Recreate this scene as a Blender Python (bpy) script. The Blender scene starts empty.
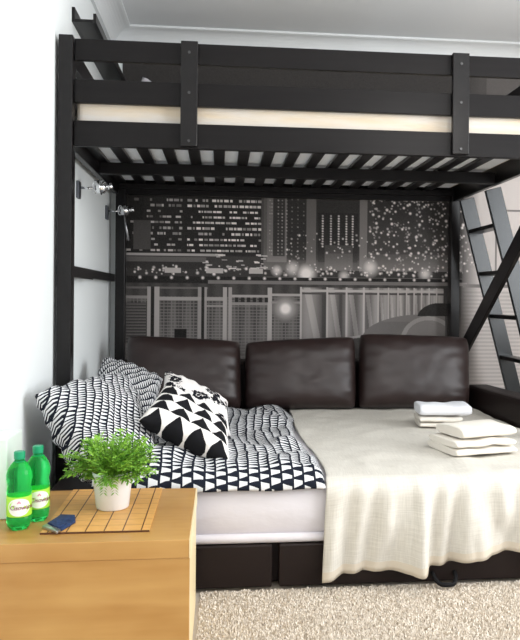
import bpy, bmesh, math, random
import numpy as np
from mathutils import Vector, Matrix, noise
random.seed(7)
C = bpy.context.scene.collection
PI = math.pi

# ---------------------------------------------------------------- camera model
F, PX0, PY0 = 712.0, 295.0, 297.0          # focal length and principal point in pixels of the 520x640 frame
YAW, ROLL, EYE = math.radians(5.9), math.radians(0.45), 1.04

def W(px, py, X=None, Y=None, Z=None):
    """the point of the room seen at a pixel of the photograph, on the plane X, Y or Z = const"""
    dx, dy = px-PX0, py-PY0
    c, s = math.cos(ROLL), math.sin(ROLL)
    a, b = dx*c+dy*s, -dx*s+dy*c
    a, b = a/F, b/F
    d = Vector((a*math.cos(YAW)+math.sin(YAW), -a*math.sin(YAW)+math.cos(YAW), -b))
    if Y is not None: t = Y/d.y
    elif X is not None: t = X/d.x
    else: t = (Z-EYE)/d.z
    return Vector((d.x*t, d.y*t, EYE+d.z*t))

# ---------------------------------------------------------------- materials
def mat(name, col, rough=.5, metal=0., spec=.5, bump=None, vary=None, **kw):
    m = bpy.data.materials.new(name); m.use_nodes = True
    n, l = m.node_tree.nodes, m.node_tree.links
    b = n['Principled BSDF']
    b.inputs['Base Color'].default_value = (*col, 1); b.inputs['Roughness'].default_value = rough
    b.inputs['Metallic'].default_value = metal; b.inputs['Specular IOR Level'].default_value = spec
    for k, v in kw.items(): b.inputs[k.replace('_', ' ')].default_value = v
    tc = n.new('ShaderNodeTexCoord')
    if vary:                                   # (scale xyz, amount, second colour)
        mp = n.new('ShaderNodeMapping'); mp.inputs['Scale'].default_value = vary[0]
        nt = n.new('ShaderNodeTexNoise'); nt.inputs['Scale'].default_value = 1; nt.inputs['Detail'].default_value = 5
        cr = n.new('ShaderNodeValToRGB'); cr.color_ramp.elements[0].position = .3; cr.color_ramp.elements[1].position = .7
        cr.color_ramp.elements[0].color = (*col, 1); cr.color_ramp.elements[1].color = (*vary[1], 1)
        l.new(tc.outputs['Object'], mp.inputs[0]); l.new(mp.outputs[0], nt.inputs[0]); l.new(nt.outputs[0], cr.inputs[0])
        l.new(cr.outputs[0], b.inputs['Base Color'])
    if bump:                                   # (scale xyz, strength, distance)
        mp = n.new('ShaderNodeMapping'); mp.inputs['Scale'].default_value = bump[0]
        nt = n.new('ShaderNodeTexNoise'); nt.inputs['Scale'].default_value = 1; nt.inputs['Detail'].default_value = 4
        bp = n.new('ShaderNodeBump'); bp.inputs['Strength'].default_value = bump[1]; bp.inputs['Distance'].default_value = bump[2]
        l.new(tc.outputs['Object'], mp.inputs[0]); l.new(mp.outputs[0], nt.inputs[0]); l.new(nt.outputs[0], bp.inputs['Height'])
        l.new(bp.outputs[0], b.inputs['Normal'])
    return m

class NG:
    """small node-graph helper for patterned materials"""
    def __init__(s, m): s.m = m; s.n = m.node_tree.nodes; s.l = m.node_tree.links
    def math(s, op, a, b=None, c=None):
        x = s.n.new('ShaderNodeMath'); x.operation = op
        for i, v in enumerate((a, b, c)):
            if v is None: continue
            if isinstance(v, (int, float)): x.inputs[i].default_value = v
            else: s.l.new(v, x.inputs[i])
        return x.outputs[0]
    def uv(s):
        t = s.n.new('ShaderNodeTexCoord'); x = s.n.new('ShaderNodeSeparateXYZ'); s.l.new(t.outputs['UV'], x.inputs[0]); s.uvo = t.outputs['UV']
        return x.outputs[0], x.outputs[1]
    def mix(s, fac, a, b):
        x = s.n.new('ShaderNodeMix'); x.data_type = 'RGBA'; s.l.new(fac, x.inputs[0])
        for i, v in ((6, a), (7, b)):
            if isinstance(v, tuple): x.inputs[i].default_value = (*v, 1)
            else: s.l.new(v, x.inputs[i])
        return x.outputs[2]
    def base(s, col): s.l.new(col, s.n['Principled BSDF'].inputs['Base Color'])
    def noise(s, vec, scale, detail=3):
        x = s.n.new('ShaderNodeTexNoise'); x.inputs['Scale'].default_value = scale; x.inputs['Detail'].default_value = detail
        s.l.new(vec, x.inputs[0]); return x.outputs[0]

M = {}
M['wood'] = mat('black_brown_wood', (.006, .005, .0054), .30, spec=.28, vary=((40, 3, 40), (.009, .0078, .008)), bump=((60, 4, 60), .08, .002))
M['woodx'] = mat('black_brown_wood_rails', (.006, .005, .0054), .42, spec=.16, vary=((3, 40, 40), (.009, .0078, .008)), bump=((4, 60, 60), .08, .002))
M['ladder'] = mat('black_brown_wood_window_sheen', (.016, .020, .024), .27, spec=.5, bump=((40, 40, 4), .08, .002))  # same black-brown wood; bluish window reflection put into the colour
M['leather'] = mat('dark_brown_leather', (.022, .0125, .0115), .40, spec=.42, vary=((9, 9, 9), (.029, .017, .016)), bump=((140, 140, 140), .15, .001))
M['leather_base'] = mat('dark_brown_leather_base', (.015, .009, .008), .5, spec=.25, bump=((140, 140, 140), .2, .0015))
M['white_wall'] = mat('white_paint', (.88, .91, .91), .75, spec=.2, bump=((30, 30, 30), .05, .002))
M['wallpaint2'] = mat('offwhite_paint', (.62, .60, .58), .8, spec=.2)
M['ceiling'] = mat('ceiling_paint', (.88, .90, .92), .8, spec=.15)
M['trim'] = mat('trim_white', (.84, .86, .87), .6, spec=.3)
M['floor'] = mat('carpet_backing', (.66, .57, .47), .95, spec=.05, vary=((30, 30, 30), (.74, .65, .55)))
M['carpet'] = mat('carpet_pile', (.84, .745, .63), .95, spec=.05, vary=((60, 60, 60), (.90, .82, .72)))
M['sheet'] = mat('white_sheet', (.75, .715, .75), .85, spec=.15, bump=((14, 14, 30), .25, .01))
M['mattress'] = mat('loft_mattress', (.66, .63, .60), .85, spec=.1, bump=((6, 12, 30), .4, .014), vary=((3, 3, 20), (.66, .55, .41)))
M['chrome'] = mat('chrome', (.82, .83, .85), .12, 1.)
M['steel'] = mat('dull_steel', (.45, .45, .47), .35, 1.)
M['bolt'] = mat('dark_bolt', (.10, .10, .10), .4, .8)
M['plate'] = mat('grey_metal_plate', (.10, .105, .12), .4, .6)
M['black'] = mat('black_webbing', (.008, .008, .009), .8, spec=.2)
M['pot'] = mat('white_ceramic', (.85, .86, .87), .28, spec=.5)
M['soil'] = mat('potting_soil', (.03, .02, .012), .95)
M['leaf'] = mat('green_leaf', (.08, .27, .02), .5, spec=.35, vary=((22, 22, 22), (.34, .60, .07)))
M['stem'] = mat('green_stem', (.10, .22, .03), .6)
M['cap'] = mat('green_cap', (.0, .30, .13), .4)
M['label_green'] = mat('lime_label', (.42, .80, .05), .45)
M['label_white'] = mat('white_label', (.90, .90, .86), .45)
M['ink'] = mat('dark_red_ink', (.20, .02, .06), .5)
M['inkp'] = mat('pink_ink', (.75, .25, .40), .5)
M['edge'] = mat('pale_edge_band', (.86, .70, .42), .45)
M['pouch'] = mat('navy_fabric', (.006, .012, .045), .6, spec=.4, vary=((90, 90, 90), (.02, .055, .17)))
M['towel'] = mat('cream_terry', (.84, .79, .71), .95, spec=.05, bump=((260, 260, 260), .6, .003))
M['towel_white'] = mat('white_terry', (.86, .87, .91), .95, spec=.05, bump=((260, 260, 260), .6, .003))
M['hard_white'] = mat('white_plastic', (.78, .86, .80), .3)
g = mat('green_bottle', (.05, .86, .20), .05, spec=.5, Transmission_Weight=.86, IOR=1.2); M['bottle'] = g

def birch(name, axis):
    m = mat(name, (.5, .3, .1), .35, spec=.45); G = NG(m)
    t = G.n.new('ShaderNodeTexCoord'); mp = G.n.new('ShaderNodeMapping')
    sc = [26, 26, 26]; sc[axis] = 2.2
    mp.inputs['Scale'].default_value = sc; G.l.new(t.outputs['Object'], mp.inputs[0])
    a = G.noise(mp.outputs[0], 1, 6)
    mp2 = G.n.new('ShaderNodeMapping'); s2 = [7, 7, 7]; s2[axis] = 3.; mp2.inputs['Scale'].default_value = s2
    G.l.new(t.outputs['Object'], mp2.inputs[0]); b = G.noise(mp2.outputs[0], 1, 3)
    f = G.math('MULTIPLY_ADD', G.math('SUBTRACT', b, .5), 1.6, a)
    f.node.use_clamp = True
    G.base(G.mix(f, (.42, .205, .05), (.60, .35, .115)))
    return m
M['birch'] = birch('birch_veneer', 0); M['birch_top'] = birch('birch_veneer_top', 0); M['birch_side'] = birch('birch_veneer_side', 1)

def mat_wedge():
    m = mat('black_white_wedge_print', (.8, .8, .8), .9, spec=.1); G = NG(m); u, v = G.uv()
    nz = G.noise(G.uvo, 9, 2)
    u = G.math('ADD', u, G.math('MULTIPLY', nz, .02)); v2 = G.math('ADD', v, G.math('MULTIPLY', nz, .012))
    cu = G.math('FRACT', G.math('DIVIDE', u, .046)); cv = G.math('FRACT', G.math('DIVIDE', v2, .0195))
    row = G.math('FLOOR', G.math('DIVIDE', u, .046))
    cv = G.math('FRACT', G.math('ADD', G.math('DIVIDE', v2, .0195), G.math('MULTIPLY', row, .37)))
    half = G.math('MULTIPLY_ADD', cu, -.28, .405)
    tri = G.math('LESS_THAN', G.math('ABSOLUTE', G.math('SUBTRACT', cv, .5)), half)
    bar = G.math('MULTIPLY', G.math('GREATER_THAN', cu, .10), G.math('LESS_THAN', cu, .90))
    G.base(G.mix(G.math('MULTIPLY', tri, bar), (.014, .017, .027), (.76, .76, .77)))
    return m
M['wedge'] = mat_wedge()

def mat_triangles():
    m = mat('triangle_print', (.8, .8, .8), .9, spec=.1); G = NG(m); u, v = G.uv()
    y = G.math('FRACT', G.math('MULTIPLY', v, 4.5)); x = G.math('FRACT', G.math('MULTIPLY', u, 4.1))
    t = G.math('LESS_THAN', G.math('ABSOLUTE', G.math('SUBTRACT', x, .52)), G.math('MULTIPLY_ADD', y, -.50, .49))
    G.base(G.mix(t, (.84, .80, .77), (.012, .012, .014)))
    return m
M['tri'] = mat_triangles()

def mat_floral():
    m = mat('floral_print', (.8, .8, .8), .9, spec=.1); G = NG(m); u, v = G.uv()
    vo = G.n.new('ShaderNodeTexVoronoi'); vo.inputs['Scale'].default_value = 4.2; G.l.new(G.uvo, vo.inputs[0])
    nz = G.noise(G.uvo, 26, 3)
    d = G.math('ADD', vo.outputs['Distance'], G.math('MULTIPLY', G.math('SUBTRACT', nz, .5), .55))
    inside = G.math('LESS_THAN', d, .47)
    ring = G.math('GREATER_THAN', G.math('ABSOLUTE', G.math('SUBTRACT', d, .22)), .025)
    G.base(G.mix(G.math('MULTIPLY', inside, ring), (.84, .80, .78), (.012, .012, .016)))
    return m
M['floral'] = mat_floral()

def mat_blanket():
    m = mat('ivory_woven_cotton', (.8, .77, .68), .9, spec=.1); G = NG(m); u, v = G.uv()
    a = G.n.new('ShaderNodeTexCoord')
    def streak(sx, sy):
        mp = G.n.new('ShaderNodeMapping'); mp.inputs['Scale'].default_value = (sx, sy, 1); G.l.new(a.outputs['UV'], mp.inputs[0]); return G.noise(mp.outputs[0], 1, 3)
    w1, w2 = streak(260, 14), streak(14, 260)
    f = G.math('MULTIPLY_ADD', G.math('ADD', w1, w2), 1.2, -.7); f.node.use_clamp = True
    hem = G.math('GREATER_THAN', v, 1.965)
    body = G.mix(f, (.56, .525, .465), (.75, .715, .645))
    G.base(G.mix(hem, body, (.66, .585, .48)))
    bp = G.n.new('ShaderNodeBump'); bp.inputs['Strength'].default_value = .25; bp.inputs['Distance'].default_value = .002
    G.l.new(f, bp.inputs['Height']); G.l.new(bp.outputs[0], G.n['Principled BSDF'].inputs['Normal'])
    return m
M['blanket'] = mat_blanket()

def mat_mat():
    m = mat('bamboo_mat', (.7, .4, .15), .45, spec=.4); G = NG(m); u, v = G.uv()     # u across 0..1, v along the depth in metres
    s = G.math('FRACT', G.math('DIVIDE', G.math('ADD', u, .115), .172))
    line = G.math('LESS_THAN', s, .065)
    rib = G.math('LESS_THAN', G.math('FRACT', G.math('DIVIDE', v, .052)), .06)
    mp = G.n.new('ShaderNodeMapping'); mp.inputs['Scale'].default_value = (7, 60, 1); G.l.new(G.uvo, mp.inputs[0]); nz = G.noise(mp.outputs[0], 1, 3)
    c = G.mix(nz, (.58, .28, .07), (.80, .45, .14))
    c = G.mix(rib, c, (.42, .19, .05))
    G.base(G.mix(line, c, (.06, .017, .006)))
    return m
M['mat'] = mat_mat()

def mat_mural():
    m = mat('printed_mural_paper', (.2, .2, .2), .6, spec=.12)
    n, l = m.node_tree.nodes, m.node_tree.links
    at = n.new('ShaderNodeAttribute'); at.attribute_name = 'print'
    l.new(at.outputs['Color'], n['Principled BSDF'].inputs['Base Color'])
    return m
M['mural'] = mat_mural()

# ---------------------------------------------------------------- mesh helpers
def link(name, bm, m, parent=None, smooth=False, solid=None, bevel=None, subsurf=0):
    me = bpy.data.meshes.new(name); bm.normal_update(); bm.to_mesh(me); bm.free()
    o = bpy.data.objects.new(name, me); C.objects.link(o)
    if m: me.materials.append(M[m] if isinstance(m, str) else m)
    if smooth: me.polygons.foreach_set('use_smooth', [True]*len(me.polygons))
    if bevel:
        b = o.modifiers.new('bevel', 'BEVEL'); b.width = bevel; b.segments = 2; b.limit_method = 'ANGLE'; b.angle_limit = math.radians(40)
    if solid:
        s = o.modifiers.new('solid', 'SOLIDIFY'); s.thickness = solid; s.offset = 0
    if subsurf:
        s = o.modifiers.new('sub', 'SUBSURF'); s.levels = s.render_levels = subsurf
    if parent:
        o.parent = parent; o.location = -parent.location        # meshes are written in room coordinates
        if parent.parent: o.location = -(parent.location+parent.parent.location)
        if parent.type == 'MESH': o.location = (0, 0, 0)
    return o

def thing(name, label, cat, loc=(0, 0, 0), group=None):
    o = bpy.data.objects.new(name, None); o.empty_display_size = .1; C.objects.link(o); o.location = loc
    return tag(o, label, cat, group)
def tag(o, label, cat, group=None, kind=None):
    o['label'] = label; o['category'] = cat
    if group: o['group'] = group
    if kind: o['kind'] = kind
    return o
def struct(o): o['kind'] = 'structure'; return o

def box(bm, x0, x1, y0, y1, z0, z1):
    vs = [bm.verts.new((x, y, z)) for x in (x0, x1) for y in (y0, y1) for z in (z0, z1)]
    for f in ((0, 1, 3, 2), (4, 6, 7, 5), (0, 4, 5, 1), (2, 3, 7, 6), (0, 2, 6, 4), (1, 5, 7, 3)):
        bm.faces.new([vs[i] for i in f])
    return vs
def bx(*a):
    bm = bmesh.new(); box(bm, *a); return bm
def beam(bm, p, q, wdir, w, t):
    """a board from p to q: width w along wdir, thickness t across"""
    p, q = Vector(p), Vector(q); d = (q-p).normalized(); a = Vector(wdir); a = (a-d*a.dot(d)).normalized(); b = d.cross(a)
    vs = [bm.verts.new(e+a*(i*w/2)+b*(j*t/2)) for e in (p, q) for i in (-1, 1) for j in (-1, 1)]
    for f in ((0, 1, 3, 2), (4, 6, 7, 5), (0, 4, 5, 1), (2, 3, 7, 6), (0, 2, 6, 4), (1, 5, 7, 3)):
        bm.faces.new([vs[i] for i in f])
    bmesh.ops.recalc_face_normals(bm, faces=bm.faces)
def tube(bm, pts, r, seg=8, cap=True):
    rings = []
    pts = [Vector(p) for p in pts]; rs = r if isinstance(r, (list, tuple)) else [r]*len(pts)
    prev = None
    for i, p in enumerate(pts):
        d = (pts[min(i+1, len(pts)-1)]-pts[max(i-1, 0)]).normalized()
        a = prev if prev else d.orthogonal(); a = (a-d*a.dot(d)).normalized(); prev = a; b = d.cross(a)
        rings.append([bm.verts.new(p+(a*math.cos(k*2*PI/seg)+b*math.sin(k*2*PI/seg))*rs[i]) for k in range(seg)])
    for A, B in zip(rings, rings[1:]):
        for k in range(seg): bm.faces.new((A[k], A[(k+1) % seg], B[(k+1) % seg], B[k]))
    if cap: bm.faces.new(rings[0][::-1]); bm.faces.new(rings[-1])
def lathe(bm, prof, c, seg=32, a0=0, a1=2*PI, mod=None):
    full = abs(a1-a0-2*PI) < 1e-6; n = seg if full else seg+1; rings = []
    for r, z in prof:
        ring = []
        for k in range(n):
            t = a0+(a1-a0)*k/seg; rr = r*(mod(t, z) if mod else 1)
            ring.append(bm.verts.new((c[0]+rr*math.cos(t), c[1]+rr*math.sin(t), c[2]+z)))
        rings.append(ring)
    for A, B in zip(rings, rings[1:]):
        for k in range(seg): bm.faces.new((A[k], A[(k+1) % n], B[(k+1) % n], B[k]))
    if full:
        if prof[0][0] > 1e-4: bm.faces.new(rings[0][::-1])
        if prof[-1][0] > 1e-4: bm.faces.new(rings[-1])
    return rings
def nz(x, y, z=0): return noise.noise(Vector((x, y, z)))

def pillow4(c, thick, n=36, edge=.5, pinch=.06, wrinkle=.012, seed=0, uvs=(1, 1), sharp=3., uvrot=0, rnd=0):
    """stuffed cushion spanned by 4 corners (bottom-left, bottom-right, top-right, top-left); front face along (u x v)"""
    c = [Vector(p) for p in c]; bm = bmesh.new(); uvl = bm.loops.layers.uv.new('UVMap')
    nrm = ((c[1]-c[0])+(c[2]-c[3])).cross((c[3]-c[0])+(c[2]-c[1])).normalized()
    G = {}; info = {}
    for s in (1, -1):
        for i in range(n+1):
            for j in range(n+1):
                u, v = 2*i/n-1, 2*j/n-1
                border = i in (0, n) or j in (0, n)
                if s == -1 and border: G[s, i, j] = G[1, i, j]; continue
                uu, vv = u*(1-pinch*(1-v*v)*abs(u)), v*(1-pinch*(1-u*u)*abs(v))
                uu, vv = uu*(1-rnd*abs(v)**7), vv*(1-rnd*abs(u)**7)
                a, b = (uu+1)/2, (vv+1)/2
                p = c[0]*(1-a)*(1-b)+c[1]*a*(1-b)+c[2]*a*b+c[3]*(1-a)*b
                h = (max(0, 1-abs(u)**sharp)*max(0, 1-abs(v)**sharp))**edge
                w = wrinkle*(nz(u*2.3+seed, v*2.3, seed)+.6*nz(u*5+seed, v*5, seed*2))
                # creases that run in from the rim
                rim = max(abs(u), abs(v))**3
                w += wrinkle*.8*rim*math.sin((u if abs(v) > abs(u) else v)*17+seed)*(0 if border else 1)
                p = p+nrm*(s*thick/2*h+w*(h**.5 if not border else 0))
                vt = bm.verts.new(p); G[s, i, j] = vt; info[vt] = (uu, vv)
    for s in (1, -1):
        for i in range(n):
            for j in range(n):
                vs = [G[s, i, j], G[s, i+1, j], G[s, i+1, j+1], G[s, i, j+1]]
                f = bm.faces.new(vs if s == 1 else vs[::-1]); f.smooth = True
                for lp in f.loops:
                    u, v = info[lp.vert]; a_, b_ = (u+1)/2*uvs[0], (v+1)/2*uvs[1]; lp[uvl].uv = (a_*math.cos(uvrot)-b_*math.sin(uvrot), a_*math.sin(uvrot)+b_*math.cos(uvrot))
    return bm

def cloth(nu, nv, fn, uvfn):
    bm = bmesh.new(); uvl = bm.loops.layers.uv.new('UVMap'); g = [[bm.verts.new(fn(i/nu, j/nv)) for j in range(nv+1)] for i in range(nu+1)]
    for i in range(nu):
        for j in range(nv):
            f = bm.faces.new((g[i][j], g[i+1][j], g[i+1][j+1], g[i][j+1])); f.smooth = True
            for lp, (a, b) in zip(f.loops, ((i, j), (i+1, j), (i+1, j+1), (i, j+1))): lp[uvl].uv = uvfn(a/nu, b/nv)
    return bm

# ---------------------------------------------------------------- room
XL, XR, YB, YF, ZC = -.715, 2.95, 4.72, -1.7, 2.76
struct(link('floor', bx(XL-.1, XR+.1, YF-.1, YB+.1, -.1, -.012), 'floor'))
struct(link('ceiling', bx(XL-.1, XR+.1, YF-.1, YB+.1, ZC, ZC+.1), 'ceiling'))
struct(link('wall_left', bx(XL-.1, XL, YF-.1, YB+.1, -.1, ZC), 'white_wall'))
struct(link('wall_back', bx(XL, XR, YB, YB+.1, -.1, ZC), 'white_wall'))
def wall_hole(name, axis, c0, c1, a0, a1, ha0, ha1, hz0, hz1):
    bm = bmesh.new()
    for (p0, p1, z0, z1) in ((a0, ha0, -.1, ZC), (ha1, a1, -.1, ZC), (ha0, ha1, -.1, hz0), (ha0, ha1, hz1, ZC)):
        if axis == 'x': box(bm, c0, c1, p0, p1, z0, z1)
        else: box(bm, p0, p1, c0, c1, z0, z1)
    return struct(link(name, bm, 'wallpaint2'))
wall_hole('wall_right', 'x', XR, XR+.1, YF-.1, YB+.1, .2, 2.6, .75, 2.4)
wall_hole('wall_front', 'y', YF-.1, YF, XL, XR, -.1, 2.3, .75, 2.4)
bm = bmesh.new()
for y in (.2, 1.37, 2.54): box(bm, XR+.01, XR+.07, y, y+.06, .75, 2.4)
for z in (.75, 2.34): box(bm, XR+.01, XR+.07, .26, 1.37, z, z+.06); box(bm, XR+.01, XR+.07, 1.43, 2.54, z, z+.06)
struct(link('window_1', bm, 'trim'))
bm = bmesh.new()
for x in (-.1, 1.07, 2.24): box(bm, x, x+.06, YF-.07, YF-.01, .75, 2.4)
for z in (.75, 2.34): box(bm, -.04, 1.07, YF-.07, YF-.01, z, z+.06); box(bm, 1.13, 2.24, YF-.07, YF-.01, z, z+.06)
struct(link('window_2', bm, 'trim'))

# cove mouldings: stepped profile (distance from the wall, height under the ceiling)
prof = [(0, 0), (.125, 0), (.125, -.012), (.112, -.016)]+[(.022+.09*(1-math.sin(t*PI/2/8)), -.016-.088*(1-math.cos(t*PI/2/8))) for t in range(9)]+[(.018, -.112), (.018, -.128), (0, -.128)]
def moulding(name, p0, p1, inward):
    bm = bmesh.new(); R = []
    for p, mit in ((p0, 0), (p1, 0)):
        R.append([bm.verts.new((p[0]+inward[0]*a, p[1]+inward[1]*a, ZC+b)) for a, b in prof])
    k = len(prof)
    for i in range(k): bm.faces.new((R[0][i], R[0][(i+1) % k], R[1][(i+1) % k], R[1][i]))
    bm.faces.new(R[0]); bm.faces.new(R[1][::-1]); bmesh.ops.recalc_face_normals(bm, faces=bm.faces)
    struct(link(name, bm, 'trim'))
moulding('trim_1', (XL, YF), (XL, YB), (1, 0)); moulding('trim_2', (XL, YB), (XR, YB), (0, -1))

# ---------------------------------------------------------------- the printed mural: a greyscale night skyline, drawn in print pixels
def draw_mural():
    x0, x1, y0, y1 = 112, 650, 40, 420                 # print pixels; 1 print pixel is about 6.55 mm of wall
    S = 2; Wd, H = (x1-x0)*S, (y1-y0)*S
    A = np.full((H, Wd), .030); rng = np.random.default_rng(3)
    yy, xx = np.mgrid[0:H, 0:Wd]; xx = xx/S+x0; yy = yy/S+y0
    def R(a, b, c, d, v, add=False):
        sl = (slice(max(0, int((c-y0)*S)), max(0, int((d-y0)*S))), slice(max(0, int((a-x0)*S)), max(0, int((b-x0)*S))))
        if add: A[sl] += v
        else: A[sl] = v
    def dot(x, y, r, v): A[:] = np.maximum(A, v*np.exp(-(((xx-x)**2+(yy-y)**2)/(r*r)))) if r > 3 else loc(x, y, r, v)
    def loc(x, y, r, v):
        i0, i1 = max(0, int((y-3*r-y0)*S)), int((y+3*r-y0)*S)+1; j0, j1 = max(0, int((x-3*r-x0)*S)), int((x+3*r-x0)*S)+1
        sub = A[i0:i1, j0:j1]
        if sub.size: sub[:] = np.maximum(sub, v*np.exp(-(((xx[i0:i1, j0:j1]-x)**2+(yy[i0:i1, j0:j1]-y)**2)/(r*r))))
        return A
    A += .030*np.clip((150-yy)/60, 0, 1)+.028*np.clip((yy-150)/120, 0, 1)               # city haze in the night sky of the print
    # towers
    R(112, 143, 190, 258, .030); R(143, 184, 186, 258, .036); R(184, 262, 150, 262, .034)
    for y in np.arange(150, 256, 5.6):                  # office rows
        for a, b, dens, v0 in ((186, 260, .80, .62), (146, 181, .60, .36), (126, 142, .28, .25)):
            if a < 184 and y < 198: continue
            x = a
            while x < b:
                w = rng.uniform(1.4, 5)
                if rng.random() < dens: R(x, min(x+w, b), y, y+2.2, v0*1.35*rng.uniform(.25, 1.1))
                x += w+rng.uniform(.5, 1.6)
    R(133, 150, 222, 251, .10); R(260, 266, 150, 262, .10); R(266, 286, 150, 262, .15); R(272, 284, 160, 256, .055)
    for x in (268.5, 270.5, 277, 281, 285.5):
        for y in np.arange(155, 256, 3.4): loc(x, y, .8, rng.uniform(.15, .5))
    R(288, 316, 170, 266, .045)
    for x in (291, 297, 303, 309, 314):
        for y in np.arange(190, 264, 4): loc(x, y, .8, rng.uniform(.05, .34))
    R(306, 316, 176, 268, .12); R(316, 361, 180, 273, .05); R(318, 359, 211, 273, .035)
    for x in (322.5, 331, 339, 347, 353.5):
        for y in np.arange(214, 246, 2.6): loc(x, y, .85, rng.uniform(.5, .95))
    R(325, 354, 244, 273, .085)
    for x in (329, 336, 343, 350):
        for y in np.arange(247, 270, 3.4): loc(x, y, .7, .13)
    R(361, 369, 172, 272, .17); R(369, 376, 190, 272, .06)
    for _ in range(700):
        x = rng.uniform(371, 482); y = rng.uniform(150, 273); loc(x, y, rng.uniform(.7, 1.25), rng.choice([.15, .3, .55, .95]))
    for _ in range(60): loc(rng.uniform(286, 372), rng.uniform(232, 272), rng.uniform(.6, 1.1), rng.uniform(.3, .9))
    A[:] = A+.10*np.exp(-((yy-270)/13.)**2)*(yy < 278)*(xx > 262)*(xx < 470)+.03*np.exp(-((yy-250)/40.)**2)*(xx > 369)*(xx < 470)*(yy < 278)
    # waterfront
    R(112, 262, 256, 283, .05); R(112, 222, 254.5, 257, .34); R(112, 205, 258, 263, .11); R(205, 262, 257, 270, .07)
    R(112, 470, 270, 277, .06)
    for _ in range(190):
        x = rng.uniform(112, 470); loc(x, rng.uniform(266, 275), rng.uniform(.7, 1.5), rng.uniform(.2, 1))
    for x in np.arange(124, 460, 15.5): loc(x, 278.5, 1.4, .9)
    for a, b in ((164, 180), (205, 222), (248, 262)): R(a, b, 269, 274, .42)
    for _ in range(26): R((a := rng.uniform(200, 262)), a+rng.uniform(2, 7), (q := rng.uniform(253, 270)), q+1.2, rng.uniform(.3, .7))
    for x, y, r, v in ((292, 268, 7, .55), (306, 273, 8, .9), (372, 266, 8, .65), (430, 272, 6, .6), (276, 270, 5, .6), (345, 275, 5, .5)): dot(x, y, r, v)
    R(112, 470, 277.5, 284, .028); 
    for x in np.arange(124, 460, 15.5): loc(x, 278.5, 1.3, .8)
    # quay rail and fence
    fy = np.clip((yy-284)/60, 0, 1)
    fence = (yy > 284)
    A[fence] = (.060+.03*np.sin(xx*.21)**2+.04*fy)[fence]
    R(207, 475, 281, 284.5, .17); R(112, 207, 288, 290, .12)
    mesh = fence & (yy > 297) & (xx < 300) & ((np.mod(yy, 3.1) < 1.0) | (np.mod(xx, 3.7) < .8)); A[mesh] += .06
    R(112, 148, 297, 300, .22); R(112, 148, 304, 345, .075)
    for y in np.arange(305, 345, 3): R(112, 146, y, y+1, .13)
    for a, b, v in ((147, 150.5, .30), (154, 159, .33), (197, 200.5, .26), (203.5, 206, .26), (222, 226, .34), (227.5, 231, .30), (267, 271.5, .36)): R(a, b, 288, 350, v)
    R(159, 222, 298, 301.5, .30); R(206, 222, 306, 308, .25); R(231, 267, 295.5, 298, .33); R(231, 267, 303, 306, .24)
    for x in np.arange(234, 266, 6): R(x, x+3.5, 298, 303, .035)
    R(271, 300, 294, 296.5, .34); R(271, 300, 302, 304, .24); R(174, 186, 330, 350, .02); R(150.5, 154, 288, 350, .03); R(200.5, 203.5, 288, 350, .03)
    px = [300, 327, 347, 365, 380, 391, 401, 410, 418, 426, 434, 442, 450]
    for k, (a, b) in enumerate(zip(px, px[1:])):
        sel = fence & (xx >= a) & (xx < b) & (yy > 287)
        t = ((xx-a)/(b-a))
        A[sel] = (.17+.10*np.sin(t*5+k)+.07*np.clip((xx-300)/120, 0, 1))[sel]
        stripe = sel & (np.abs(t-.35-(yy-300)/130.) < .13); A[stripe] += .10
        top = sel & (yy > 289) & (yy < 292); A[top] = .40
        gap = sel & (yy > 292) & (yy < 294.5); A[gap] = .10
        R(a, a+2.4 if k < 5 else a+1.6, 287, 346, .42)
    bot = fence & (xx > 300) & (xx < 452) & (yy > 346-(xx-300)*.145); A[bot] = .075
    edge = fence & (xx > 300) & (xx < 452) & (np.abs(yy-(346-(xx-300)*.145)) < 1.1); A[edge] = .30
    dot(285, 309, 6.5, 1.0); dot(285, 309, 12, .45)
    # two grey car shapes at the quay
    hood = (yy > 344-26*np.sqrt(np.clip(1-((xx-428)/64.)**2, 0, 1))-4) & (xx > 365) & (xx < 452) & (yy < 352); A[hood] = .15
    top = hood & (yy < 322); A[top] = .18
    hump = (((xx-446)/24.)**2+((yy-318)/16.)**2 < 1) & (xx < 456) & (yy < 316); A[hump] = .045
    rr = np.sqrt(((xx-434)/27.)**2+((yy-341)/23.)**2); arch = (np.abs(rr-1) < .09) & (yy < 341) & (xx < 452); A[arch] = .30
    A[(rr < .9) & (yy < 341) & (xx < 452)] = .20
    # right-hand end of the print: window light washing it out, painted into the tone
    light_wash = np.clip((xx-468)/20., 0, 1)*np.clip((yy-105)/70., .08, 1)
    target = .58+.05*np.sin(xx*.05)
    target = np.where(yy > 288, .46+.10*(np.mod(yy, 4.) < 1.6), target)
    A[:] = A*(1-light_wash)+np.maximum(target, A)*light_wash
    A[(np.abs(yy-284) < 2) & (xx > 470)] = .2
    R(505, 640, 204, 206, .22); R(505, 507, 204, 275, .22)  # edges of a window reflection, drawn into the print
    for x, y in ((478, 198), (482, 211), (482, 214), (494, 240), (488, 250), (500, 262), (510, 215)): loc(x, y, 1.3, .95)
    A = np.clip(np.where(A > .1, A*1.3, A*.9)+rng.normal(0, .008, A.shape), .010, .95)
    return A, (x0, x1, y0, y1)
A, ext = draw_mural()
h, w = A.shape
k = 6.55e-3
MX0, MZ0 = W(125, 297, Y=YB).x-(125-ext[0])*k, EYE
yb_ = YB-.004
xs = MX0+np.arange(w)/2*k; zs = MZ0+(297-(ext[2]+np.arange(h)/2))*k
ok = xs > XL+.065; A = A[:, ok]; xs = xs[ok]; ok = zs < ZC-.13; A = A[ok]; zs = zs[ok]; ok = xs < XR-.01; A = A[:, ok]; xs = xs[ok]
h, w = A.shape
X2, Z2 = np.meshgrid(xs, zs)
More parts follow.
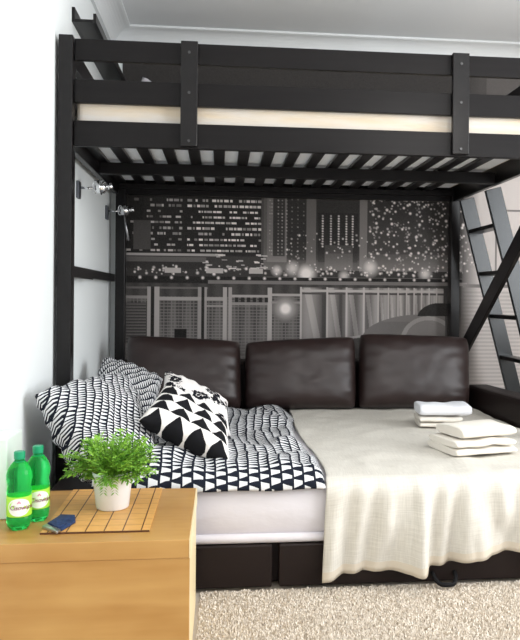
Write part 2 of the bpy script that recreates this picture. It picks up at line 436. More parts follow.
co = np.stack([X2.ravel(), np.full(h*w, yb_), Z2.ravel()], 1)
idx = np.arange(h*w).reshape(h, w)
quads = np.stack([idx[:-1, :-1], idx[1:, :-1], idx[1:, 1:], idx[:-1, 1:]], -1).reshape(-1, 4)
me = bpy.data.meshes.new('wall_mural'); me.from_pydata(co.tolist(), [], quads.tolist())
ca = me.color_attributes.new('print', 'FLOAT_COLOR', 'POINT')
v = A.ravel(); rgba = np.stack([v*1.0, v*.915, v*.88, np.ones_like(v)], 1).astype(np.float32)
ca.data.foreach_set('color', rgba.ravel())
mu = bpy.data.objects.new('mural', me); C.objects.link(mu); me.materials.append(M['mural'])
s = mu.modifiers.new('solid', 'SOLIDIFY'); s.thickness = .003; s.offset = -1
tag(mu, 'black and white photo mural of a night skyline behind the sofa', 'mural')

# ---------------------------------------------------------------- loft bed
YFR, YBK = 3.125, 4.665
PXL, PXR = -.70, 1.575        # outer faces of the posts
bed = thing('loft_bed', 'black-brown wooden loft bed on tall posts above the sofa bed', 'loft bed', ((PXL+PXR)/2, 3.9, 0))
ZT = 2.155
def bpart(name, bm, m='woodx', bev=.003): return link(name, bm, m, bed, bevel=bev)
for (x0, y0, top) in ((PXL, YFR, ZT), (PXR-.06, YFR, ZT), (PXL+.03, YBK-.07, ZT), (PXR-.06, YBK-.07, ZT)):
    bpart('post', bx(x0, x0+.06, y0, y0+.07, 0, top), 'wood')
xi0, xi1 = PXL+.062, PXR-.062
RY0, RY1 = YFR+.026, YFR+.05
for z0, z1 in ((2.055, 2.148), (1.872, 1.974)): bpart('guard_rail', bx(xi0, xi1, RY0, RY1, z0, z1))
bpart('side_board', bx(xi0, xi1, RY0-.002, RY1+.004, 1.685, 1.795))
for z0, z1 in ((1.872, 1.974), (2.055, 2.148)): bpart('guard_rail', bx(xi0, xi1, YBK-.05, YBK-.026, z0, z1))
bpart('side_board', bx(xi0, xi1, YBK-.054, YBK-.024, 1.685, 1.795))
for x0 in (PXL+.018, PXR-.042):                      # short ends
    for z0, z1 in ((1.872, 1.974), (2.055, 2.148)):
        bpart('end_rail', bx(x0, x0+.024, YFR+.072, YBK-.072, z0, z1), 'wood')
    bpart('end_board', bx(x0-.003, x0+.027, YFR+.072, YBK-.072, 1.685, 1.795), 'wood')
bpart('brace_rail', bx(PXL+.006, PXL+.03, YFR+.072, YBK-.072, 1.128, 1.175), 'wood')
bpart('brace_rail', bx(PXL+.031, PXL+.045, YFR+.072, YFR+.62, 1.120, 1.172), 'wood')
for y in (3.86,): bpart('support_beam', bx(PXL+.05, PXR-.05, y, y+.045, 1.687, 1.748))
for y in (YFR+.055, YBK-.10): bpart('slat_ledge', bx(PXL+.05, PXR-.05, y, y+.03, 1.715, 1.748))
pitch = .1235
for i in range(18):
    x = W(143, 150, Z=1.75).x-.031-pitch*3+i*pitch
    if x < PXL+.03: continue
    if x+.066 > PXR-.03: break
    bpart('slat', bx(x+.001, x+.058, YFR+.056, YBK-.075, 1.7485, 1.766), 'wood', .002)
for pxa, pxb in ((180.5, 197.5), (453, 469.5)):
    xa, xb = W(pxa, 95, Y=YFR).x, W(pxb, 95, Y=YFR).x
    up = bpart('guard_upright', bx(xa, xb, YFR, RY0-.003, 1.692, 2.150), 'wood')
    for z in (2.10, 1.925, 1.715):
        bm = bmesh.new(); tube(bm, [((xa+xb)/2, YFR-.004, z), ((xa+xb)/2, YFR+.004, z)], .006, 10); link('bolt', bm, 'bolt', up, smooth=False)
# slanting brace at the ladder end
a, b = W(465, 347, X=1.588), W(520, 241, X=1.588); d = (b-a)
p0 = a-d*((a.z-.53)/d.z); p1 = a+d*((1.70-a.z)/d.z)
bm = bmesh.new(); beam(bm, p0, p1, (0, 0, 1), .104, .024); bpart('diagonal_brace', bm, 'wood')

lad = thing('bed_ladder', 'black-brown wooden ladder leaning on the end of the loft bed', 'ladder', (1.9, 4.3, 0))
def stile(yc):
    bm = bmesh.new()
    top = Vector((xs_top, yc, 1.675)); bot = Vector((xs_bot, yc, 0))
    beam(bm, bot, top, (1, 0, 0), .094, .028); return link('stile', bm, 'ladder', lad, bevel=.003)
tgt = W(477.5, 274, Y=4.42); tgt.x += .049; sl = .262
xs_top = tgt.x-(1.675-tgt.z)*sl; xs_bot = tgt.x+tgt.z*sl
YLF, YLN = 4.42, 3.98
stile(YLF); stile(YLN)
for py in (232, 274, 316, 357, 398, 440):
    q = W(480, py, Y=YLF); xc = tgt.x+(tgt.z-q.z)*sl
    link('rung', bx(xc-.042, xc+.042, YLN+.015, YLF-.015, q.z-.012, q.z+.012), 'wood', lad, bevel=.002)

# loft mattress and pillow
bm = bx(PXL+.06, PXR-.06, YFR+.066, YBK-.085, 1.7665, 1.93)
o = link('mattress', bm, 'mattress', bevel=.03); tag(o, 'pale cream mattress on the slats of the loft bed', 'mattress')
o.modifiers['bevel'].segments = 4
tl = W(141, 76.5, Y=4.40); tl.x += .01
bm = pillow4([(tl.x-.12, 4.05, 1.945), (tl.x+.42, 4.05, 1.945), (tl.x+.40, 4.42, 2.20), tl], .12, 24, seed=4, pinch=.08)
o = link('pillow', bm, 'sheet'); tag(o, 'white pillow up on the loft bed, just showing above the guard rail', 'pillow')

link('mattress_underside', bx(PXL+.09, PXR-.09, YFR+.09, YBK-.11, 1.7662, 1.7672), mat('mattress_light_tint', (.90, .92, .95), .8, spec=.15), bpy.data.objects['mattress'])  # same cream mattress; bluish-white light from below put into the colour

# picture ledge on the left wall
pl = thing('picture_ledge', 'long dark picture ledge on the white wall above the loft bed', 'shelf', (XL, 4.05, 2.35))
z = 2.335; y0 = 3.46
link('ledge_back', bx(XL, XL+.014, y0, YB-.13, z, z+.07), 'wood', pl, bevel=.001)
link('ledge_shelf', bx(XL+.0142, XL+.099, y0, YB-.13, z, z+.014), 'wood', pl, bevel=.001)
lip = link('ledge_lip', bx(XL+.0992, XL+.113, y0, YB-.13, z, z+.043), 'wood', pl, bevel=.001)
bm = bmesh.new(); tube(bm, [(XL+.113, 4.2, z+.025), (XL+.117, 4.2, z+.025)], .006, 10); link('screw_cap', bm, 'chrome', lip)

# wall spot lamps under the bed
def spot(label, y, zc, long):
    t = thing('wall_spotlight', label, 'lamp', (XL, y, zc), 'chrome wall spots under the loft bed')
    link('mounting_plate', bx(XL, XL+.014, y-.03, y+.03, zc-.055, zc+.03), 'plate', t, bevel=.003)
    bm = bmesh.new(); tube(bm, [(XL+.014, y, zc), (XL+.05, y, zc-.004), (XL+.085, y, zc)], .006); link('arm', bm, 'chrome', t, smooth=True)
    c = Vector((XL+.115, y, zc+.004)); bm = bmesh.new()
    lathe(bm, [(.006, -.032), (.020, -.030), (.031, -.014), (.034, .004), (.026, .024), (.010, .034)], c, 20)
    hd = link('lamp_head', bm, 'chrome', t, smooth=True)
    bm = bmesh.new(); pts = [c+Vector((.0, .036*math.cos(k*PI/8), .036*math.sin(k*PI/8))) for k in range(17)]; tube(bm, pts, .004, 6, False)
    pts = [c+Vector((-.028+.012*math.cos(k*PI/8), 0, .03*math.sin(k*PI/8))) for k in range(17)]; tube(bm, pts, .0035, 6, False)
    link('bracket_ring', bm, 'chrome', t, smooth=True)
    bm = bmesh.new(); tube(bm, [c+Vector((.03, 0, .0)), c+Vector((.055, 0, .008))], [.013, .017], 12); link('knob', bm, 'chrome', t, smooth=True)
    if long:
        bm = bmesh.new(); tube(bm, [c+Vector((.0, -.03, -.03)), c+Vector((.012, -.03, -.10)), c+Vector((.03, -.03, -.19))], [.003, .006, .007], 8); link('pull_rod', bm, 'steel', t, smooth=True)
spot('chrome wall spotlight on a dark plate, nearer the front bed post', 3.62, 1.575, False)
spot('chrome wall spotlight with a hanging rod, in the corner by the mural', 4.50, 1.565, True)

# ---------------------------------------------------------------- sofa bed
YS = 2.535                                      # front face of the pulled-out part
ZB, ZM = .155, .372
SXL, SXR = -.62, 1.50
sofa = thing('sofa_bed', 'dark brown leather sofa bed pulled out under the loft bed', 'sofa bed', (.45, 3.5, 0))
def spart(name, bm, m='leather_base', bev=.012): 
    o = link(name, bm, m, sofa, bevel=bev); o.modifiers['bevel'].segments = 3; return o
xg0, xg1 = W(272, 570, Y=YS).x, W(279, 570, Y=YS).x
spart('front_panel', bx(SXL, xg0, YS, YS+.05, .004, ZB), bev=.006)
spart('front_panel', bx(xg1, SXR, YS, YS+.05, .004, ZB), bev=.006)
spart('pull_out_base', bx(SXL+.01, SXR-.01, YS+.052, 3.45, 0, ZB-.002))
spart('seat_base', bx(SXL+.01, SXR+.02, 3.452, 4.355, 0, ZB-.002))
spart('backrest', bx(SXL+.0, 1.57, 4.36, 4.585, ZB, .645), bev=.04)
spart('side_rail', bx(SXL+.0, SXL+.165, YS+.055, 4.3, ZB, .33))
def arm(x0, x1):
    bm = bmesh.new(); vs = box(bm, x0, x1, 3.42, 4.355, 0, .50)
    for v in vs:
        if v.co.z > .4 and v.co.y < 3.5: v.co.z = .525
    return spart('armrest', bm, 'leather_base', .03)
arm(1.525, 1.69); 
pl_ = W(445, 590, Y=YS-.02)
bm = bmesh.new()
xa = W(434, 585, Y=YS-.03).x; xb = W(457, 585, Y=YS-.03).x
pts = [Vector(((xa+xb)/2-(xb-xa)/2*math.cos(t*PI/12)*(1 if t < 7 else .95), YS-.004-.055*math.sin(t*PI/12)**.7, .040-.026*min(1, math.sin(t*PI/12)*1.25))) for t in range(13)]
tube(bm, pts, .008, 8); link('pull_strap', bm, 'black', sofa, smooth=True)

# mattress in a white fitted sheet
def mat_fn():
    bm = bmesh.new(); n = 60
    prof = [(0, ZB+.03), (-.008, ZB+.06), (-.012, ZB+.11), (-.006, ZM-.055), (.008, ZM-.02), (.035, ZM-.004), (.09, ZM)]
    rows = []
    for i in range(n+1):
        x = SXL+.18+(SXR-SXL-.19)*i/n
        row = [bm.verts.new((x, YS+.028+dy+.005*nz(x*6, z_*22, 2)+.003*nz(x*2, z_*40, 5), z_)) for dy, z_ in prof]
        for q in (2.9, 3.3, 3.7, 4.25): row.append(bm.verts.new((x, q, ZM)))
        row += [bm.verts.new((x, 4.25, ZB+.002)), bm.verts.new((x, YS+.06, ZB+.002))]
        rows.append(row)
    k = len(rows[0])
    for A_, B_ in zip(rows, rows[1:]):
        for j in range(k): bm.faces.new((A_[j], A_[(j+1) % k], B_[(j+1) % k], B_[j])).smooth = True
    bm.faces.new(rows[0]); bm.faces.new(rows[-1][::-1]); bmesh.ops.recalc_face_normals(bm, faces=bm.faces)
    return bm
mt = link('mattress', mat_fn(), 'sheet'); tag(mt, 'white-sheeted mattress on the pulled-out sofa bed', 'mattress')
bm = bmesh.new(); tube(bm, [(SXL+.18+(SXR-SXL-.19)*i/40, YS+.022+.002*nz(i*.7, 1), ZB+.018) for i in range(41)], .017, 10)
link('elastic_hem', bm, 'sheet', mt, smooth=True)

# three leather back cushions
def back_cushion(label, pa, pb, ytl, ytr, yb, seed):
    n = 34
    bl, br = W(pa, yb, Y=4.10), W(pb, yb, Y=4.10); tl, tr = W(pa+1, ytl, Y=4.24), W(pb-1, ytr, Y=4.24)
    bl.z = br.z = .387
    bm = pillow4([bl, br, tr, tl], .21, n, edge=.40, pinch=.005, wrinkle=.005, seed=seed, sharp=4., rnd=.035)
    o = link('back_cushion', bm, 'leather', smooth=True, subsurf=1)
    tag(o, label, 'cushion', 'leather back cushions of the sofa bed')
back_cushion('dark brown leather back cushion behind the patterned cushions', 125, 242.5, 335, 341, 410, 1.3)
back_cushion('dark brown leather back cushion in the middle of the sofa', 243, 357, 342, 336, 411, 5.1)
back_cushion('dark brown leather back cushion behind the folded towels', 357, 470, 333, 337, 411, 9.7)

# ---------------------------------------------------------------- bedding
XB0, XB1 = .385, 1.50
def blanket(u, v):
    # v 0..1 from the cushions to the hem
    X = XB0+(XB1-XB0)*u
    Ltop, Lr, hemz = 1.56, .05, .033+.12*u+.008*math.sin(u*14)
    Ld = ZM-.05-hemz; s = v*(Ltop+Lr*PI/2+Ld)
    off = .010
    if s < Ltop:
        Y, Z = YS+.055+Ltop-s, ZM+off
        q = max(0, (s-1.0)/.56)
        Z += .006*nz(X*5, Y*5, 3)+.005*nz(X*11, Y*9, 8)+.010*q*max(0, nz(X*9, Y*1.6, 4))
        X += .012*math.sin(Y*5)*(1-u)
    elif s < Ltop+Lr*PI/2:
        t = (s-Ltop)/Lr; Y, Z = YS+.055-math.sin(t)*Lr, ZM-.05+Lr*math.cos(t)+off*math.cos(t)
        Y -= off*math.sin(t); Z += .010*max(0, nz(X*9, Y*1.6, 4))*math.cos(t)
    else:
        dn = s-Ltop-Lr*PI/2; Y, Z = YS+.005-off, ZM-.05-dn
    drop = max(0, (s-Ltop)/(Ld+.08))
    fold = .5+.5*math.sin(X*21+1.2*math.sin(X*7)+.5)
    f2 = max(0, nz(X*13, drop*1.2, 7)); Y -= drop*(.008+.062*fold*fold)*min(1, drop*1.6+.15)+min(1, drop*2)*(.055*f2+.013*math.sin(X*62+3*nz(X*6, 0, 3)+2*drop))
    X -= .012*drop*(1-u)*2
    return Vector((X, Y, max(Z, .02)))
o = link('throw_blanket', cloth(150, 130, blanket, lambda a, b: (a*1.1, b*2.0)), 'blanket', smooth=True, solid=.005)
tag(o, 'ivory woven throw blanket hanging over the front of the sofa bed', 'blanket')

# striped duvet spread over the left part of the mattress
def duvet(u, v):
    # u left to right, v from the cushions to the front edge
    Yb, Yf = 4.0, YS+.028
    Y = Yb+(Yf-Yb)*v
    xr = .375+.055*math.sin(v*7+.6)*(1-v)-.06*(1-v)**2+.012*nz(v*9, 2)
    X = -.445+(xr+.445)*u
    d_edge = min((1-u)*1.0, (1-v)*1.4)
    puff = min(1, d_edge/.07)**.5
    Z = ZM+.014+.032*puff+.026*puff*nz(X*4, Y*4, 2)+.026*puff*nz(X*10+3, Y*8, 6)+.010*puff*(.5-abs(nz(X*16, Y*12, 9)))
    # heap of folds next to the pillows
    hx, hy = (X+.18)/.20, (Y-2.72)/.22
    Z += .05*math.exp(-(hx*hx+hy*hy))*min(1, (1-v)/.12)
    if v > .97: Z -= .035*(v-.97)/.03+.012*nz(X*8, 1, 1); Y -= .028*(v-.97)/.03
    return Vector((X, Y, Z))
o = link('duvet', cloth(110, 110, duvet, lambda a, b: (a*.95, b*1.5)), 'wedge', smooth=True, solid=.012)
tag(o, 'black and white patterned duvet spread flat on the mattress', 'duvet')

# two pillows in the same print, leaning against the wall
P = [W(80, 468, Y=2.64), W(160, 474, Y=2.80), W(152, 392, Y=3.42), W(40, 394, Y=2.82)]
P[3] = Vector((XL+.045, 2.66, .68))
bm = pillow4([W(84, 479, Y=2.60), W(165, 481, Y=2.64), W(124, 374, Y=3.34), P[3]], .20, 44, edge=.42, wrinkle=.016, seed=2.2, uvs=(.66, .62), pinch=.04, uvrot=.5)
o = link('pillow', bm, 'wedge'); tag(o, 'big black and white patterned pillow behind the potted plant', 'pillow', 'patterned bed pillows')
bm = pillow4([W(78, 420, Y=3.45), W(150, 436, Y=3.40), W(163, 379, Y=3.72), W(104, 358, Y=3.84)], .18, 40, edge=.42, wrinkle=.016, seed=7.4, uvs=(.62, .50), pinch=.04, uvrot=.9)
o = link('pillow', bm, 'wedge'); tag(o, 'black and white patterned pillow against the back left post', 'pillow', 'patterned bed pillows')

# floral and triangle cushions
bm = pillow4([W(156, 420, Y=3.05), W(231, 436, Y=3.00), W(228, 402, Y=3.22), W(165, 371, Y=3.34)], .12, 30, edge=.45, wrinkle=.010, seed=3.1, pinch=.05)
o = link('throw_cushion', bm, 'floral'); tag(o, 'white cushion with black flower print behind the triangle cushion', 'cushion', 'throw cushions on the sofa bed')
bm = pillow4([W(138, 421, Y=2.72), W(230, 465, Y=2.66), W(227, 424, Y=2.90), W(165, 385, Y=3.00)], .12, 34, edge=.42, wrinkle=.008, seed=5.7, pinch=.03)
o = link('throw_cushion', bm, 'tri'); tag(o, 'white cushion printed with black triangles', 'cushion', 'throw cushions on the sofa bed')

# ---------------------------------------------------------------- folded towels
def towel(label, c, wx, dy, h, rot, layers, m, seed):
    """a towel folded in layers: rounded folds on the front, loose edges on the side"""
    bm = bmesh.new(); n = 22; t = h/layers; R_ = Matrix.Rotation(rot, 3, 'Z')
    for L in range(layers):
        z0 = L*t; ring = []
        k = 16
        gx = []
        for i in range(n+1):
            u = i/n; x = (u-.5)*wx*(1-.02*((L+seed) % 2)); endr = min(1, min(u, 1-u)/.06)**.5
            row = []
            for j in range(k):
                a = 2*PI*j/k; cy, cz = math.cos(a), math.sin(a)
                sy = (abs(cy)**.45)*(1 if cy > 0 else -1); sz = (abs(cz)**.8)*(1 if cz > 0 else -1)
                y = sy*dy/2*(1-.03*((L*3+seed) % 2)); zz = z0+t/2+sz*t/2*(.96 if endr == 1 else .96*(.80+.20*endr))
                y += .006*nz(x*18, L*3+seed, cy); zz += (.010*nz(x*12+seed, y*12, L) if zz > t*.4 else 0)
                row.append(bm.verts.new(R_ @ Vector((x, y, zz))+c))
            gx.append(row)
        for A_, B_ in zip(gx, gx[1:]):
            for j in range(k): bm.faces.new((A_[j], B_[j], B_[(j+1) % k], A_[(j+1) % k])).smooth = True
        bm.faces.new(gx[0]); bm.faces.new(gx[-1][::-1])
    bmesh.ops.recalc_face_normals(bm, faces=bm.faces)
    o = link('towel', bm, m); tag(o, label, 'towel', 'folded towels on the blanket'); return o
zt = ZM+.018
c1 = W(438, 428.5, Z=zt); c1 = Vector((c1.x+.026, c1.y+.09, zt))
towel('folded cream towel, lower one of the stack by the leather cushion', c1, .215, .18, .054, math.radians(-6), 2, 'towel', 1)
towel('folded white towel on top of the stack by the leather cushion', c1+Vector((.026, .005, .056)), .26, .18, .058, math.radians(-5), 1, 'towel_white', 4)
c2 = W(470, 455.5, Z=zt); c2 = Vector((c2.x+.042, c2.y+.10, zt))
towel('folded cream towel, bottom of the stack nearer the blanket front', c2, .29, .24, .064, math.radians(13), 2, 'towel', 2)
towel('folded cream towel on top of the stack nearer the blanket front', c2+Vector((.022, .012, .066)), .275, .21, .046, math.radians(16), 1, 'towel', 5)

# ---------------------------------------------------------------- side table and what stands on it
TZ = .385; TX0, TX1, TY0, TY1 = -.70, -.077, 1.935, 2.455
tab = thing('side_table', 'low birch veneer box table in front of the sofa bed', 'table', ((TX0+TX1)/2, 2.17, 0))
link('tabletop', bx(TX0, TX1-.004, TY0, TY1, TZ-.05, TZ), 'birch_top', tab, bevel=.002)
link('edge_band', bx(TX1-.004, TX1, TY0, TY1, TZ-.05, TZ-.001), 'edge', tab)
link('front_panel', bx(TX0+.004, TX1-.003, TY0+.003, TY0+.025, 0, TZ-.0505), 'birch', tab, bevel=.001)
link('back_panel', bx(TX0+.004, TX1-.003, TY1-.025, TY1-.003, 0, TZ-.0505), 'birch', tab, bevel=.001)
for x0 in (TX0+.002, TX1-.021):
    if x0 < -.5: link('side_panel', bx(x0, x0+.002, TY0+.025, TY1-.025, 0, TZ-.0505), 'birch_side', tab)
    else: link('side_panel', bx(x0, TX1-.002, TY0+.0255, TY1-.0255, 0, TZ-.0505), 'edge', tab, bevel=.002)

# bamboo placemat
zt = TZ+.0005
q = [W(38, 533, Z=zt), W(152, 533, Z=zt), W(160, 489, Z=zt), W(77, 489, Z=zt)]
mx0, mx1, my0, my1 = (q[0].x+q[3].x)/2, (q[1].x+q[2].x)/2, (q[0].y+q[1].y)/2, (q[2].y+q[3].y)/2
my1 = min(my1, TY1-.006)
bm = bmesh.new(); uvl = bm.loops.layers.uv.new('UVMap'); box(bm, mx0, mx1, my0, my1, TZ+.0003, TZ+.004)
for f in bm.faces:
    for lp in f.loops: lp[uvl].uv = ((lp.vert.co.x-mx0)/(mx1-mx0), lp.vert.co.y-my0)
o = link('placemat', bm, 'mat'); tag(o, 'bamboo placemat with dark stripes under the potted plant', 'placemat')
bm = bmesh.new()
box(bm, mx0, mx1, my0-.002, my0+.002, TZ+.0003, TZ+.0045); link('hem_stick', bm, mat('dark_bamboo', (.10, .035, .012), .5), o)

# potted plant
pc = W(110.5, 511, Z=TZ+.0045); pc = Vector((pc.x, pc.y+.04, TZ+.0045))
pot = thing('potted_plant', 'bushy green fern-like plant in a white ceramic pot', 'plant', pc)
bm = bmesh.new()
lathe(bm, [(.001, 0), (.046, 0), (.0495, .004), (.0605, .104), (.062, .112), (.060, .113), (.057, .109), (.055, .09), (.001, .09)], pc, 40)
link('pot', bm, 'pot', pot, smooth=True)
bm = bmesh.new(); lathe(bm, [(.0005, .0905), (.0545, .0905), (.054, .0955), (.0005, .098)], pc, 24); link('soil', bm, 'soil', pot)
fb, sb = bmesh.new(), bmesh.new()
def leaf(bm, p, d, L, w):
    s = d.cross(Vector((random.uniform(-.5, .5), random.uniform(-.5, .5), 1))).normalized()*w; up = s.cross(d).normalized()*w*.5
    vs = [bm.verts.new(x) for x in (p, p+d*L*.45+s+up, p+d*L, p+d*L*.45-s+up)]; m_ = bm.verts.new(p+d*L*.5)
    for k in range(4):
        if k in (0, 1): bm.faces.new((vs[k], vs[k+1], m_))
        else: bm.faces.new((vs[k], vs[(k+1) % 4], m_))
for i in range(300):
    az = random.uniform(0, 2*PI); el = random.uniform(0, 1)
    r0 = random.uniform(0, .04); base = pc+Vector((r0*math.cos(az), r0*math.sin(az), .096))
    L = random.uniform(.08, .135); out = .25+1.05*el
    v = Vector((math.cos(az)*out, math.sin(az)*out, 1.25-.95*el)).normalized(); pts = [base]; p = base.copy()
    for s_ in range(9):
        v = (v+Vector((0, 0, -.07-.075*el))+Vector((random.uniform(-.08, .08),)*3)).normalized(); p = p+v*L/9
        if p.z < pc.z+.097: break
        pts.append(p.copy())
    if len(pts) < 3: continue
    tube(sb, pts, .0008, 3, False)
    for k in range(2, len(pts)):
        for sgn in (-1, 1):
            d = (pts[k]-pts[k-1]).normalized(); side = d.cross(Vector((random.uniform(-.4, .4), random.uniform(-.4, .4), 1))).normalized()*sgn
            leaf(fb, pts[k], (d*.8+side*random.uniform(.5, 1.1)+Vector((0, 0, random.uniform(-.3, .4)))).normalized(), random.uniform(.014, .027), random.uniform(.0026, .0048))
for ang, px_ in ((-1.75, 0), (-1.35, 0)):                       # two sprays hanging over the rim
    p = pc+Vector((.058*math.cos(ang), .058*math.sin(ang), .113)); v = Vector((math.cos(ang), math.sin(ang), .1)).normalized()
    for s_ in range(7):
        v = (v+Vector((0, 0, -.5))).normalized(); p = p+v*.008
        for sgn in (-1, 1): leaf(fb, p, Vector((sgn*.6, -.2, -.5)).normalized(), .016, .003)
link('foliage', fb, 'leaf', pot); link('stems', sb, 'stem', pot)

# bottles
def text_mesh(body, size):
    cu = bpy.data.curves.new('t', 'FONT'); cu.body = body; cu.size = size; cu.align_x = 'LEFT'; cu.resolution_u = 3; cu.shear = .15; cu.offset = size*.018
    o = bpy.data.objects.new('t', cu); C.objects.link(o); bpy.context.view_layer.update()
    me = bpy.data.meshes.new_from_object(o.evaluated_get(bpy.context.evaluated_depsgraph_get())); bpy.data.objects.remove(o)
    bm = bmesh.new(); bm.from_mesh(me); bpy.data.meshes.remove(me)
    bmesh.ops.triangulate(bm, faces=bm.faces); return bm
def wrap(bm, c, r, ang0, z0):
    for v in bm.verts:
        a = ang0+v.co.x/r; v.co = Vector((c.x+r*math.cos(a), c.y+r*math.sin(a), c.z+z0+v.co.y))
    return bm
def bottle(label, c, turn):
    t = thing('water_bottle', label, 'bottle', c, 'green water bottles on the table')
    R_ = .0335
    def petal(a, z): return 1-(.10*(.5+.5*math.cos(5*a))*max(0, 1-z/.035) if z < .035 else 0)
    outer = [(.012, .006), (.020, .001), (.027, .001), (.032, .008), (R_, .020), (R_, .036), (.0318, .038), (.0318, .094), (R_, .097), (R_, .104), (.0325, .112), (.031, .120), (.0325, .128), (.0345, .140), (.0345, .152), (.030, .168), (.021, .182), (.0135, .190), (.0125, .197)]
    inner = [(r-.0012, z) for r, z in outer[::-1]]
    bm = bmesh.new(); rings = lathe(bm, outer, c, 40, mod=petal)
    bmesh.ops.recalc_face_normals(bm, faces=bm.faces)
    bd = link('bottle_body', bm, 'bottle', t, smooth=True)
    bm = bmesh.new(); lathe(bm, [(.0145, .195), (.0148, .2), (.0148, .2135), (.0135, .2155), (.001, .2155)], c, 28, mod=lambda a, z: 1+.02*math.cos(28*a)); link('cap', bm, 'cap', t)
    bm = bmesh.new(); lathe(bm, [(.0130, .183), (.0155, .186), (.0155, .189), (.0130, .190)], c, 28); link('neck_ring', bm, 'cap', t)
    bm = bmesh.new(); lathe(bm, [(.0335, .0385), (.0338, .040), (.0338, .092), (.0335, .0935)], c, 48)
    lb = link('wrap_label', bm, 'label_green', t, smooth=True)
    bm = bmesh.new(); grid = []
    ctr = -PI/2+turn+.25
    n = 24
    cv = bm.verts.new((c.x+.0341*math.cos(ctr), c.y+.0341*math.sin(ctr), c.z+.066))
    ringv = []
    rows = []
    for rr in (.33, .66, 1.0):
        row = []
        for k in range(40):
            a = 2*PI*k/40; aa = ctr+rr*.95*math.cos(a); row.append(bm.verts.new((c.x+.0341*math.cos(aa), c.y+.0341*math.sin(aa), c.z+.066+rr*.0245*math.sin(a))))
        rows.append(row)
    for k in range(40):
        bm.faces.new((cv, rows[0][k], rows[0][(k+1) % 40]))
        for A_, B_ in zip(rows, rows[1:]): bm.faces.new((A_[k], B_[k], B_[(k+1) % 40], A_[(k+1) % 40]))
    bmesh.ops.recalc_face_normals(bm, faces=bm.faces)
    link('label_oval', bm, 'label_white', lb, smooth=True)
    link('label_text', wrap(text_mesh('Cisowianka', .0165), c, .0344, ctr-.74, .0595), 'ink', lb)
    bm = bmesh.new(); 
    for da, dz in ((-.09, 0), (0, .003), (.09, 0)):
        a = ctr+da; p = Vector((c.x+.0343*math.cos(a), c.y+.0343*math.sin(a), c.z+.0785+dz)); tube(bm, [p, p+Vector((math.cos(a), math.sin(a), 0))*.0006], .0022, 8)
    link('label_emblem', bm, 'inkp', lb)
b1 = W(19, 528, Z=TZ); b2 = W(37.5, 519.5, Z=TZ)
bottle('green water bottle nearer the table front, its whole label showing', Vector((b1.x, b1.y, TZ+.0003)), .0)
bottle('green water bottle standing just behind the other one', Vector((b2.x, b2.y, TZ+.0003)), .12)

# white box at the left end of the table
e = W(6.5, 520, Z=TZ)
o = link('storage_box', bx(e.x-.06, e.x, e.y, e.y+.16, TZ+.0005, TZ+.235), 'hard_white', bevel=.004)
tag(o, 'pale glossy box at the table end beside the green bottles', 'box')

# navy pouch with a silver end
q = [W(42, 527.5, Z=TZ+.008), W(57, 533, Z=TZ+.008), W(75.5, 522, Z=TZ+.008), W(75, 515.5, Z=TZ+.008), W(61, 515, Z=TZ+.008)]
pp = thing('pouch', 'small navy blue pouch with a grey end on the mat corner', 'pouch', (q[0].x, q[0].y, TZ+.0045))
def slab(bm, poly, z0, z1, bulge=0):
    A_ = [bm.verts.new((p.x, p.y, z0)) for p in poly]; B_ = [bm.verts.new((p.x, p.y, z1)) for p in poly]
    c_ = sum((p for p in poly), Vector())/len(poly); t = bm.verts.new((c_.x, c_.y, z1+bulge)); n = len(poly)
    for k in range(n): bm.faces.new((A_[k], A_[(k+1) % n], B_[(k+1) % n], B_[k])); bm.faces.new((B_[k], B_[(k+1) % n], t))
    bm.faces.new(A_[::-1]); bmesh.ops.recalc_face_normals(bm, faces=bm.faces)
la, lb_ = q[0].lerp(q[4], .22), q[1].lerp(q[2], .2)
bm = bmesh.new(); slab(bm, [la, lb_, q[2], q[3], q[4]], TZ+.0048, TZ+.011, .005); link('pouch_body', bm, 'pouch', pp, bevel=.002)
m2, m3 = la.lerp(q[4], .55), lb_.lerp(q[2], .5)
bm = bmesh.new(); slab(bm, [la.lerp(lb_, .1), lb_.lerp(la, .15), m3.lerp(m2, .12), m2.lerp(m3, .1)], TZ+.0115, TZ+.0155, .002); link('flap', bm, 'pouch', pp, bevel=.001)
bm = bmesh.new(); slab(bm, [q[0], q[1], lb_.lerp(q[1], .05), la.lerp(q[0], .05)], TZ+.0048, TZ+.0125, .003)
link('clasp', bm, 'steel', pp, bevel=.002)

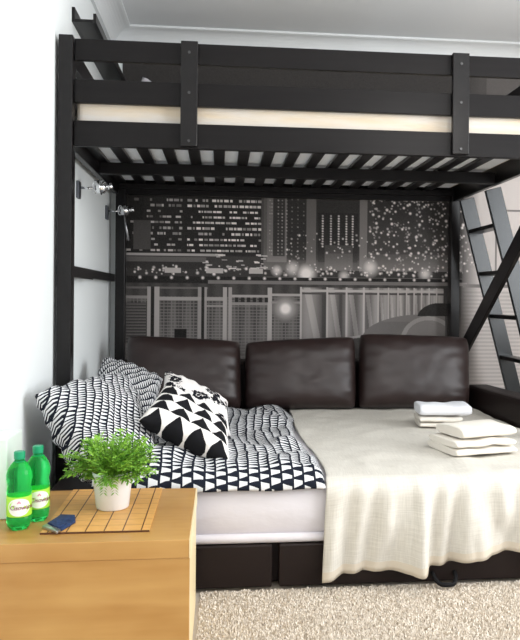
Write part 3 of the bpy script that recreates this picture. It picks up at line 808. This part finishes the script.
# ---------------------------------------------------------------- carpet pile
def carpet():
    rng = np.random.default_rng(1); n = 90000
    x = rng.uniform(-.12, 1.45, n); y = rng.uniform(1.85, 2.60, n)
    keep = ~((x < TX1+.012) | (y > YS-.004)) ; x, y = x[keep], y[keep]; n = len(x)
    hgt = rng.uniform(.008, .015, n); az = rng.uniform(0, 2*PI, n); lean = rng.uniform(0, .008, n); wd = rng.uniform(.0016, .0032, n)
    lx, ly = np.cos(az+1.3)*lean, np.sin(az+1.3)*lean; wx, wy = np.cos(az)*wd, np.sin(az)*wd
    z0 = np.full(n, -.012)
    v = np.stack([np.stack([x-wx, y-wy, z0], 1), np.stack([x+wx, y+wy, z0], 1), np.stack([x+wx*.9+lx*.6, y+wy*.9+ly*.6, z0+hgt*.7], 1), np.stack([x-wx*.9+lx*.6, y-wy*.9+ly*.6, z0+hgt*.7], 1), np.stack([x+lx, y+ly, z0+hgt], 1)], 1).reshape(-1, 3)
    b = np.arange(n)*5
    faces = [(i, i+1, i+2, i+3) for i in b.tolist()]+[(i+3, i+2, i+4) for i in b.tolist()]
    me = bpy.data.meshes.new('carpet_pile'); me.from_pydata(v.tolist(), [], faces); me.materials.append(M['carpet'])
    o = bpy.data.objects.new('carpet_pile', me); C.objects.link(o)
    tag(o, 'beige shaggy carpet pile on the floor before the sofa bed', 'carpet', kind='stuff')
carpet()

# ---------------------------------------------------------------- light: daylight through the two windows, plus an added unseen fill
def area(name, loc, rot, sx, sy, power, col):
    l = bpy.data.lights.new(name, 'AREA'); l.shape = 'RECTANGLE'; l.size = sx; l.size_y = sy; l.energy = power; l.color = col
    o = bpy.data.objects.new(name, l); C.objects.link(o); o.location = loc; o.rotation_euler = rot
area('daylight_right', (XR-.01, 1.4, 1.58), (0, math.radians(90), 0), 1.6, 2.3, 85, (.95, .98, 1.0))
area('daylight_front', (1.1, YF+.01, 1.58), (math.radians(90), 0, 0), 2.3, 1.6, 12, (1.0, .985, .96))
l = bpy.data.lights.new('ceiling_fill', 'POINT'); l.energy = 20; l.shadow_soft_size = .22; l.color = (1, .97, .93)  # added unseen point fill without a fitting, brightens the ceiling
o = bpy.data.objects.new('ceiling_fill', l); C.objects.link(o); o.location = (1.15, 1.9, 2.02)
w = bpy.data.worlds.new('World'); bpy.context.scene.world = w; w.use_nodes = True
w.node_tree.nodes['Background'].inputs[0].default_value = (.85, .92, 1, 1); w.node_tree.nodes['Background'].inputs[1].default_value = 1.0

# ---------------------------------------------------------------- camera
cd = bpy.data.cameras.new('Camera'); cam = bpy.data.objects.new('Camera', cd); C.objects.link(cam)
cd.sensor_fit = 'HORIZONTAL'; cd.sensor_width = 36; cd.lens = F/520*36
cd.shift_x = -(PX0-260)/520; cd.shift_y = (PY0-320)/520; cd.clip_start = .01
cam.matrix_world = Matrix.Translation((0, 0, EYE)) @ Matrix.Rotation(-YAW, 4, 'Z') @ Matrix.Rotation(PI/2, 4, 'X') @ Matrix.Rotation(ROLL, 4, 'Z')
sc = bpy.context.scene; sc.camera = cam
sc.view_settings.view_transform = 'Standard'; sc.view_settings.look = 'None'; sc.view_settings.gamma = 1; sc.view_settings.use_curve_mapping = False
sc.view_settings.exposure = 0.27
